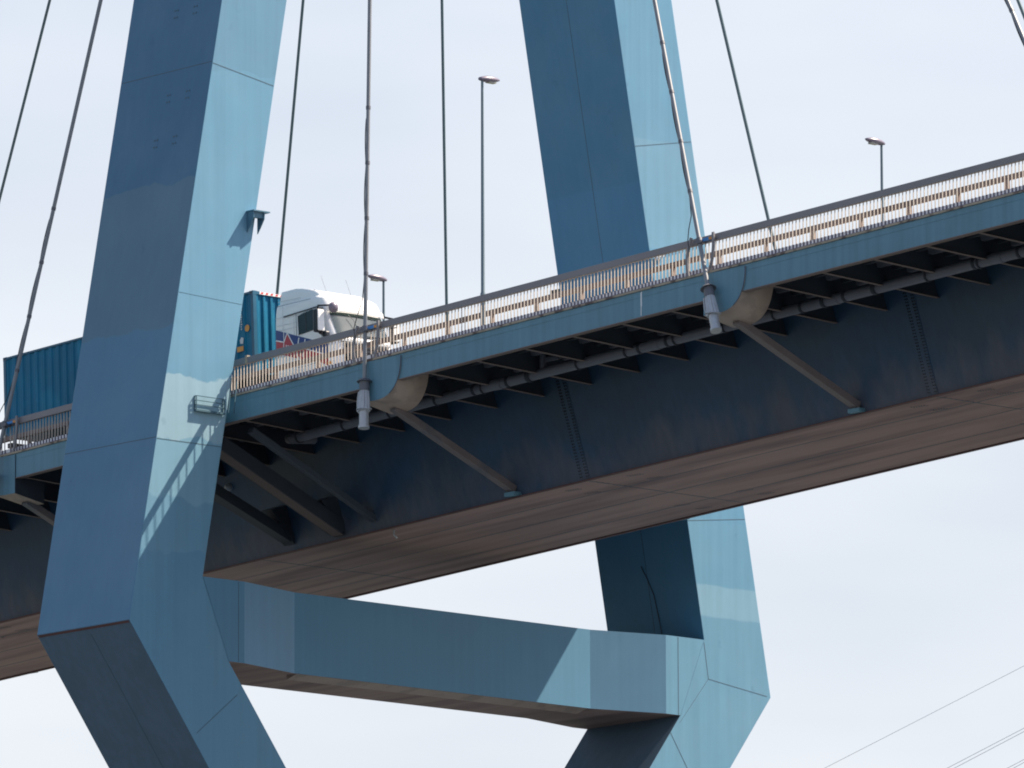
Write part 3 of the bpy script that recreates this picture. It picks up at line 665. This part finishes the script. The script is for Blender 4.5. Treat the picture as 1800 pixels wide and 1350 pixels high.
# cab shell
def cabshell():
    lv = [(.42, 1.235, 3.42), (.9, 1.25, 3.44), (1.35, 1.25, 3.43), (1.92, 1.25, 3.40), (2.02, 1.248, 3.37), (2.45, 1.24, 3.18), (2.86, 1.225, 3.00), (2.95, 1.22, 2.98), (3.18, 1.20, 2.95), (3.34, 1.17, 2.86), (3.42, 1.12, 2.76)]
    XR = .64; V = []; ncol = 0; rings = []
    def ringpts(wv, xf, zf, xr=XR, rc=.34):
        pts = []
        half = []
        for t in (0, .2, .4, .6, .8, .9): half.append((xr+(xf-rc-xr)*t, wv))
        for k in range(7):
            a = math.pi/2*k/6; half.append((xf-rc-.05+rc*math.sin(a)*1.0, wv-rc+rc*math.cos(a)))
        for t in (.33, .66, 1.0):
            yv = (wv-rc)*(1-t); half.append((xf-.05+.05*(1-(yv/(wv-rc))**2), yv))
        full = [(x, -y) for x, y in half]+[(x, y) for x, y in half[::-1][1:]]
        return [(x, y, zf(x)) for x, y in full]
    for z, wv, xf in lv: rings.append(ringpts(wv, xf, lambda x, z=z: z))
    # wind fairing / roof: inset, rising to the rear
    def roof(x, k):
        x = max(.64, min(2.8, x)); u = (x-.64)/(2.72-.64)
        top = 3.89-.02*u if u < .3 else 3.884-.40*((u-.3)/.7)**1.35
        return 3.44+(top-3.44)*k
    for k, ins, fr in ((.04, .10, 2.72), (.50, .13, 2.66), (.85, .17, 2.58), (.97, .20, 2.52), (1.0, .34, 2.38), (1.0, .75, 1.9)):
        rings.append(ringpts(1.14-ins, fr, lambda x, k=k: roof(x, k), rc=.28))
    m = MB(); n = len(rings[0])
    for r_ in rings: m.v += r_
    for i in range(len(rings)-1):
        for k in range(n-1):
            m.f.append((i*n+k, i*n+k+1, (i+1)*n+k+1, (i+1)*n+k)); m.mi.append(0); m.sm.append(True)
    # rear wall and roof cap
    for i in range(len(rings)-1):
        m.f.append((i*n+n-1, i*n, (i+1)*n, (i+1)*n+n-1)); m.mi.append(0); m.sm.append(False)
    m.f.append(tuple((len(rings)-1)*n+k for k in range(n))); m.mi.append(0); m.sm.append(True)
    m.f.append(tuple(range(n))[::-1]); m.mi.append(0); m.sm.append(False)
    return m, rings
m, rings = cabshell()
cab = vpart(m, 'cab', WHITE, tr); cab.data.set_sharp_from_angle(angle=math.radians(24))
# windscreen: a curved sheet a little proud of the shell between its levels 4 and 6
def screen(zlo, zhi, off, ymax, n=14, dx=0):
    lv = [(2.02, 3.37), (2.45, 3.18), (2.86, 3.00), (2.95, 2.98), (3.18, 2.95)]
    def xf(z):
        for (za, xa), (zb, xb) in zip(lv[:-1], lv[1:]):
            if z <= zb: return xa+(xb-xa)*(z-za)/(zb-za)
        return lv[-1][1]
    m = MB(); NR = 6
    for j in range(NR+1):
        z = zlo+(zhi-zlo)*j/NR; X = xf(max(2.02, z)); wv = 1.24-.02*(z-2)
        for k in range(n+1):
            y = -ymax+2*ymax*k/n; rc = .34; e = abs(y)-(wv-rc)
            if e > 0:
                e = min(e, rc*.995); xx = X-rc-.05+math.sqrt(rc*rc-e*e)
            else: xx = X-.05+.05*(1-(y/(wv-rc))**2)
            m.v.append((xx+off+dx, y, z))
    for j in range(NR):
        for k in range(n):
            a = j*(n+1)+k; m.f.append((a, a+1, a+n+2, a+n+1)); m.mi.append(0); m.sm.append(True)
    return m
ws = vpart(screen(2.05, 2.86, .022, 1.05), 'windscreen', WGL, tr, fix=False)
o = screen(2.74, 2.87, .030, 1.04).build('tint_strip', GREEN, fix=False); o.parent = ws
m = MB()
for y0, y1 in ((-.9, -.1), (.05, .85)): m.bar((3.40, y0, 2.10), (3.31, y1, 2.16), .02, .025)
o = m.build('wiper', BLKP); o.parent = ws
m = MB(); m.tube([(3.15, -.45, 2.75), (3.24, -.33, 2.6), (3.34, -.28, 2.3), (3.40, -.27, 2.12)], .008, 5); o = m.build('crack_line', BLKP); o.parent = ws
# sun visor over the windscreen
m = screen(2.86, 3.02, .14, 1.14); m2 = screen(2.86, 3.02, .115, 1.14)
nv = len(m.v); m.v += m2.v; m.f += [tuple(i+nv for i in f) for f in m2.f]; m.mi += m2.mi; m.sm += m2.sm
n1 = 15
for k in range(14): m.f.append((k, k+1, nv+k+1, nv+k)); m.mi.append(0); m.sm.append(False); a = 6*n1+k; m.f.append((a, a+1, nv+a+1, nv+a)); m.mi.append(0); m.sm.append(False)
vpart(m, 'sun_visor', WHITE, tr)
# grille, bumper, headlights, front lines
m = MB()
for z in (1.05, 1.20, 1.35, 1.50, 1.62, 1.74): m.box(3.43, 3.47, -.85, .85, z-.05, z+.04)
m.box(3.40, 3.435, -.88, .88, .95, 1.82)
vpart(m, 'grille', BLKP, tr)
vpart(MB().box(3.38, 3.52, -1.18, 1.18, .34, .80), 'bumper', WHITE, tr, bevel=.05)
for y in (-1.02, 1.02): vpart(MB().box(3.36, 3.50, y-.15, y+.15, .84, 1.02), 'headlight', CHROME, tr, bevel=.03)
m = MB().box(3.33, 3.425, -1.0, 1.0, 1.86, 1.95); vpart(m, 'front_badge_panel', WGREY, tr, bevel=.01)
# side details: local y of the near side is -1.25
SY = -1.256
def decal(poly, name, mt, y=SY, t=.004, root=cab):
    o = MB().prism(poly, 'y', y-t, y).build(name, mt); o.parent = root; return o
dec = lambda L: [(x+.0, z) for x, z in L]
BOT = [(3.05, 1.11), (2.6, 1.31), (1.82, 1.52), (1.2, 1.72), (.66, 1.89)]
decal([(.66, 2.64), (2.51, 1.99), (3.05, 1.80)]+BOT, 'blue_livery', NAVY)
decal([(.66, 2.31), (1.04, 2.19), (1.19, 2.46), (1.5, 2.0), (1.99, 1.83), (3.05, 1.44)]+BOT, 'red_livery', REDL, SY-.0045)
def line(pts, wd, name='white_stripe', y=SY-.0095):
    m = MB()
    for a, b in zip(pts[:-1], pts[1:]): m.bar((a[0], y, a[1]), (b[0], y, b[1]), wd, .003, (0, 1, 0))
    o = m.build(name, WHITE); o.parent = cab
line([(.66, 2.31), (1.03, 2.20), (1.19, 2.47), (1.5, 2.0), (1.62, 1.93)], .035)
line([(2.0, 1.83), (3.04, 1.45)], .035); line([(.66, 1.885), (1.2, 1.71), (1.82, 1.51), (2.6, 1.30), (3.04, 1.11)], .03)
line([(1.03, 2.55), (1.03, 2.20), (1.0, 2.0)], .025)
line([(1.73, 2.22), (1.60, 1.70)], .04); line([(1.60, 1.70), (1.72, 1.56)], .04); line([(2.02, 2.13), (1.88, 1.60)], .04); line([(1.88, 1.95), (2.1, 1.90)], .03)
decal([(1.12, 2.10), (1.15, 2.10), (1.16, 1.97), (1.13, 1.97)], 'white_letter', WHITE, SY-.0095)
line([(1.24, 2.06), (1.20, 2.05), (1.19, 2.00), (1.27, 1.98), (1.29, 1.93), (1.20, 1.91)], .025, 'white_letter')
line([(1.36, 2.02), (1.37, 1.88), (1.45, 1.86)], .025, 'white_letter')
# window with black surround, trim strip, panel lines
decal([(1.70, 2.90), (1.95, 2.95), (2.38, 2.99), (2.62, 2.95), (2.72, 2.36), (1.72, 2.30)], 'side_window', DGL, SY+.006, .012)
m = MB(); m.bar((1.04, SY, 2.99), (2.70, SY, 3.04), .035, .02, (0, 1, 0)); o = m.build('window_trim', BLKP); o.parent = cab
m = MB()
m.bar((.66, SY+.002, 2.99), (1.04, SY+.002, 2.99), .012, .006, (0, 1, 0)); m.bar((1.0, SY+.004, 1.9), (1.0, SY+.004, 3.35), .010, .006, (0, 1, 0))
for z in (2.75, 2.6): m.bar((.66, SY+.004, z), (1.65, SY+.004, z-.02), .008, .006, (0, 1, 0))
m.bar((1.50, SY+.004, 1.0), (1.50, SY+.004, 2.95), .010, .006, (0, 1, 0)); m.bar((2.9, SY+.004, 1.0), (2.9, SY+.004, 2.3), .010, .006, (0, 1, 0))
o = m.build('panel_gap', WGREY); o.parent = cab
m = MB(); m.bar((.66, -1.135, 3.53), (1.7, -1.12, 3.50), .014, .02, (0, 1, 0)); o = m.build('roof_gap', WGREY); o.parent = cab
m = MB()
m.bar((1.62, SY+.001, 1.0), (1.62, SY+.001, 2.98), .014, .008, (0, 1, 0)); m.bar((2.80, SY+.001, 1.55), (2.78, SY+.001, 2.95), .014, .008, (0, 1, 0)); m.bar((1.62, SY+.001, 1.30), (2.95, SY+.001, 1.30), .014, .008, (0, 1, 0))
m.bar((.70, SY+.001, 3.36), (2.3, SY+.01, 3.34), .012, .01, (0, 1, 0))
o = m.build('door_gap', SEAM); o.parent = cab
o = MB().box(1.72, 1.90, SY-.03, SY, 1.72, 1.76).build('door_handle', BLKP, None, .008); o.parent = cab
o = MB().box(2.06, 2.10, SY-.010, SY-.002, 2.33, 2.95).build('window_bar', BLKP); o.parent = cab
for z_ in (.55, .90):
    o = MB().box(2.0, 2.0+.5, SY-.01, SY+.04, z_, z_+.05).build('step', BLKP); o.parent = cab
o = MB().box(3.02, 3.16, SY-.012, SY+.03, 1.16, 1.24).build('side_lamp', ORANGE); o.parent = cab
# mirrors
for s in (-1, 1):
    mi = vpart(MB().box(2.86, 3.08, min(s*1.40, s*1.68), max(s*1.40, s*1.68), 2.14, 2.86), 'mirror', BLKP, tr, bevel=.05)
    o = MB().box(3.075, 3.115, min(s*1.41, s*1.67), max(s*1.41, s*1.67), 2.17, 2.83).build('mirror_cover', WHITE, None, .025); o.parent = mi
    o = MB().bar((2.80, s*1.2, 2.97), (2.97, s*1.55, 2.90), .06, .05).build('mirror_arm', BLKP); o.parent = mi
    o = MB().bar((2.9, s*1.24, 2.10), (2.96, s*1.5, 2.13), .05, .05).build('mirror_arm', BLKP); o.parent = mi
# round kerb mirror on an arm at the windscreen corner, small black mirror by the door
m = MB(); V = []; F_ = []; n = 14
for i in range(9):
    a = math.pi*i/8
    for k in range(n): b = 2*math.pi*k/n; V.append((3.30+.14*math.sin(a)*math.cos(b), -1.20+.17*math.sin(a)*math.sin(b), 2.90+.17*math.cos(a)))
F_ = [(i*n+k, i*n+(k+1) % n, (i+1)*n+(k+1) % n, (i+1)*n+k) for i in range(8) for k in range(n)]
km = vpart(m.add(V, F_, 0, True), 'kerb_mirror', LAMPH, tr)
o = MB().bar((3.25, -1.20, 2.98), (2.80, -1.40, 3.02), .045, .05).build('mirror_arm', BLKP); o.parent = km
vpart(MB().box(2.98, 3.16, -1.42, -1.24, 2.0, 2.18), 'door_mirror', BLKP, tr, bevel=.04)
vpart(MB().tube([(3.2, 1.15, 2.5), (3.35, 1.32, 2.55), (3.35, 1.32, 2.75)], .02, 6), 'position_rod', BLKP, tr)
for y in (-.65, .35): vpart(MB().tube([(2.4, y, 3.55), (2.15, y, 4.15)], .004, 5), 'antenna', BLKP, tr)
vpart(MB().tube([(2.05, -.85, 3.5), (2.05, -.85, 3.72)], .02, 6), 'roof_light', BLKP, tr)
# chassis, skirts, wheels, wheel arch
vpart(MB().box(-4.0, 3.3, -.42, .42, .62, .92), 'chassis', BLKP, tr)
for s in (-1, 1):
    a = sorted((s*1.20, s*1.238))
    vpart(MB().box(.70, 1.9, a[0], a[1], .40, 1.25), 'side_skirt', WHITE, tr, bevel=.01)
    vpart(MB().box(-2.2, .55, a[0], a[1], .42, 1.06), 'side_skirt', WHITE, tr, bevel=.01)
m = MB()
for k in range(4): m.box(.2+.13*k, .28+.13*k, -1.255, -1.245, .80, .88)
vpart(m, 'tank_vent', BLKP, tr)
for s in (-1, 1):
    wheel(tr, 2.55, s*1.05, s); wheel(tr, -3.05, s*1.0, s, wd=.55)
m = MB(); 
for k in range(9):
    a = math.pi*k/8; b = math.pi*(k+1)/8
    m.bar((2.55+.62*math.cos(a), -1.24, .5+.62*math.sin(a)), (2.55+.62*math.cos(b), -1.24, .5+.62*math.sin(b)), .05, .06, (0, 1, 0))
vpart(m, 'wheel_arch', BLKP, tr)

# semi-trailer chassis
tl = vehicle_root('semi_trailer', 0, 'low dark container chassis trailer coupled behind the white truck', 'trailer')
XC0, XC1 = -12.60, -.41
for s in (-1, 1): vpart(MB().box(XC0, XC1, s*.45-.06, s*.45+.06, .95, 1.31), 'main_beam', BLKP, tl)
for x in (XC0+.2, -9.5, -6.5, -3.5, XC1-.25): vpart(MB().box(x-.1, x+.1, -1.2, 1.2, 1.16, 1.312), 'cross_member', BLKP, tl)
for x in (-11.2, -9.9, -8.6):
    for s in (-1, 1): wheel(tl, x, s*1.02, s, wd=.38)
for s in (-1, 1):
    vpart(MB().box(-3.9, -3.7, s*.75-.06, s*.75+.06, .25, .95), 'landing_leg', BLKP, tl)
    vpart(MB().box(-7.6, -4.6, s*1.2-.02, s*1.2+.02, .55, .65), 'side_guard', WGREY, tl)
vpart(MB().box(XC0-.02, XC0+.02, -1.2, 1.2, .7, .85), 'rear_bar', WGREY, tl)
for s in (-1, 1): vpart(MB().box(XC0-.05, XC0-.02, s*1.0-.15, s*1.0+.15, .9, 1.0), 'tail_light', REDS, tl)

# container
cn = vehicle_root('shipping_container', 0, 'teal corrugated shipping container carried behind the white truck', 'container')
ZC0, ZC1 = 1.50, 4.10-.0
HW = 1.219
def corr(m, L0, L1, fixed, z0, z1, axis, out, pitch=.36, depth=.036, mi=0):
    pts = []; u = L0
    while u < L1-.001:
        for du, dd in ((0, 0), (.09, 0), (.14, 1), (.27, 1), (.32, 0)):
            if u+du < L1: pts.append((u+du, dd))
        u += pitch
    pts.append((L1, 0)); o = len(m.v)
    for u, dd in pts:
        q = fixed-out*(.02+depth*dd)
        for z in (z0, z1): m.v.append((u, q, z) if axis == 'x' else (q, u, z))
    for i in range(len(pts)-1):
        m.f.append((o+2*i, o+2*i+2, o+2*i+3, o+2*i+1)); m.mi.append(mi); m.sm.append(False)
ct = MB()
for s in (-1, 1):
    corr(ct, XC0+.12, XC1-.12, s*HW, ZC0+.12, ZC1-.07, 'x', s)
sp = vpart(ct, 'corrugated_side', TEAL, cn, fix=False)
ct = MB(); corr(ct, -HW+.12, HW-.12, XC1, ZC0+.12, ZC1-.07, 'y', 1, pitch=.30, depth=.045); vpart(ct, 'corrugated_end', TEAL, cn, fix=False)
vpart(MB().box(XC0+.1, XC1-.1, -HW+.07, HW-.07, ZC1-.055, ZC1-.03), 'roof', TEAL, cn)
vpart(MB().box(XC0+.06, XC1-.1, -HW+.05, HW-.05, ZC0+.02, ZC0+.10), 'floor', TEALF, cn)
fr = MB()
for s in (-1, 1):
    a = sorted((s*HW, s*(HW-.06)))
    fr.box(XC0+.16, XC1-.16, a[0], a[1], ZC1-.07, ZC1-.008); fr.box(XC0+.16, XC1-.16, a[0], a[1], ZC0+.01, ZC0+.14)
    a = sorted((s*(HW-.001), s*(HW-.13)))
    for x in (XC0+.001, XC1-.121): fr.box(x, x+.12, a[0], a[1], ZC0+.121, ZC1-.121)
for x in (XC0+.002, XC1-.062): fr.box(x, x+.06, -HW+.17, HW-.17, ZC1-.10, ZC1-.006); fr.box(x, x+.06, -HW+.17, HW-.17, ZC0+.012, ZC0+.13)
vpart(fr, 'frame', TEALF, cn)
for x in (XC0, XC1-.178):
    for s in (-1, 1):
        for z in (ZC0, ZC1-.118):
            a = sorted((s*(HW+.004), s*(HW-.16)))
            cc = vpart(MB().box(x-.002, x+.18, a[0], a[1], z, z+.12), 'corner_casting', TEALF, cn)
            o = MB().box(x+.05, x+.13, s*(HW+.006)-.001, s*(HW+.006)+.001, z+.035, z+.085).build('hole', BLK); o.parent = cc
ds = MB(); ds.box(XC0-.01, XC0+.0, -HW+.13, -.02, ZC0+.13, ZC1-.10); ds.box(XC0-.01, XC0+.0, .02, HW-.13, ZC0+.13, ZC1-.10); dr = vpart(ds, 'door', TEAL, cn)
for y in (-.85, -.35, .35, .85): o = MB().tube([(XC0-.04, y, ZC0+.05), (XC0-.04, y, ZC1-.05)], .02, 8).build('locking_bar', WGREY); o.parent = dr
# placards and the lettering column near the front end
py = -HW-.004
o = vpart(MB().tube([(-.72, py, ZC0+1.46), (-.72, py-.006, ZC0+1.46)], .11, 16), 'orange_placard', ORANGE, cn)
vpart(MB().box(-1.22, -.92, py-.006, py, ZC0+.78, ZC0+.94), 'orange_placard', ORANGE, cn)
vpart(MB().prism([(-1.06, ZC0+1.02), (-.93, ZC0+1.0), (-.90, ZC0+1.18), (-1.0, ZC0+1.22), (-1.08, ZC0+1.14)], 'y', py-.006, py), 'white_placard', WGREY, cn)
m = MB()
for k in range(11):
    z = ZC0+2.20-.075*k; m.box(-1.02, -.98+.015*(k % 3), py-.004, py, z, z+.045)
for k in range(7):
    z = ZC0+2.2-.085*k; m.box(-1.28, -1.25+.02*(k % 2), py-.004, py, z, z+.05)
vpart(m, 'code_lettering', WGREY, cn)
m = MB()
for k in range(5):
    y = -.92+.20*k; m.add([(XC1+.004, y, ZC1-.085), (XC1+.004, y+.10, ZC1-.085), (XC1+.004, y+.14, ZC1-.02), (XC1+.004, y+.04, ZC1-.02)], [(0, 1, 2, 3)])
vpart(m, 'hazard_stripe', REDS, cn)
vpart(MB().box(XC1, XC1+.003, -.95, .15, ZC1-.095, ZC1-.01), 'hazard_backing', WHITE, cn)
cn.location.z += .0

# pale joint piece on the hand rail right of the near leg
o = MB().sbox(2.44, 2.54, -8.93, -8.80, -.20, .05).build('rail_joint_plate', CONC)
tag(o, 'small pale plate on the hand rail just right of the near pylon leg', 'plate')

# ------------------------------------------------------------------ power lines far behind
wires = [((-236.77, 245.82, 41.11), (-226.93, 254.56, 47.6), .042, 'uppermost of the thin power wires low in the right-hand sky'),
         ((-231.17, 251.57, 41.03), (-227.36, 254.92, 43.57), .05, 'upper wire of the middle pair of power wires in the bottom right sky'),
         ((-230.83, 251.91, 41.03), (-227.38, 254.94, 43.35), .05, 'lower wire of the middle pair of power wires in the bottom right sky'),
         ((-228.39, 254.37, 40.99), (-227.57, 255.09, 41.54), .05, 'upper wire of the lowest pair, cutting the bottom right corner'),
         ((-228.10, 254.66, 40.99), (-227.59, 255.11, 41.35), .05, 'lower wire of the lowest pair, cutting the bottom right corner')]
for a, b, r, lab in wires:
    a, b = Vector(a), Vector(b); d = (b-a)/(Vector((b.x-a.x, b.y-a.y, 0)).length); pts = []
    for k in range(-16, 17):
        t = k*12.0; pts.append(a+d*t+Vector((0, 0, .00012*t*t)))
    tag(MB().tube(pts, r*.38, 5).build('power_wire', WIRE), lab, 'power wire', 'power wires in the distance')
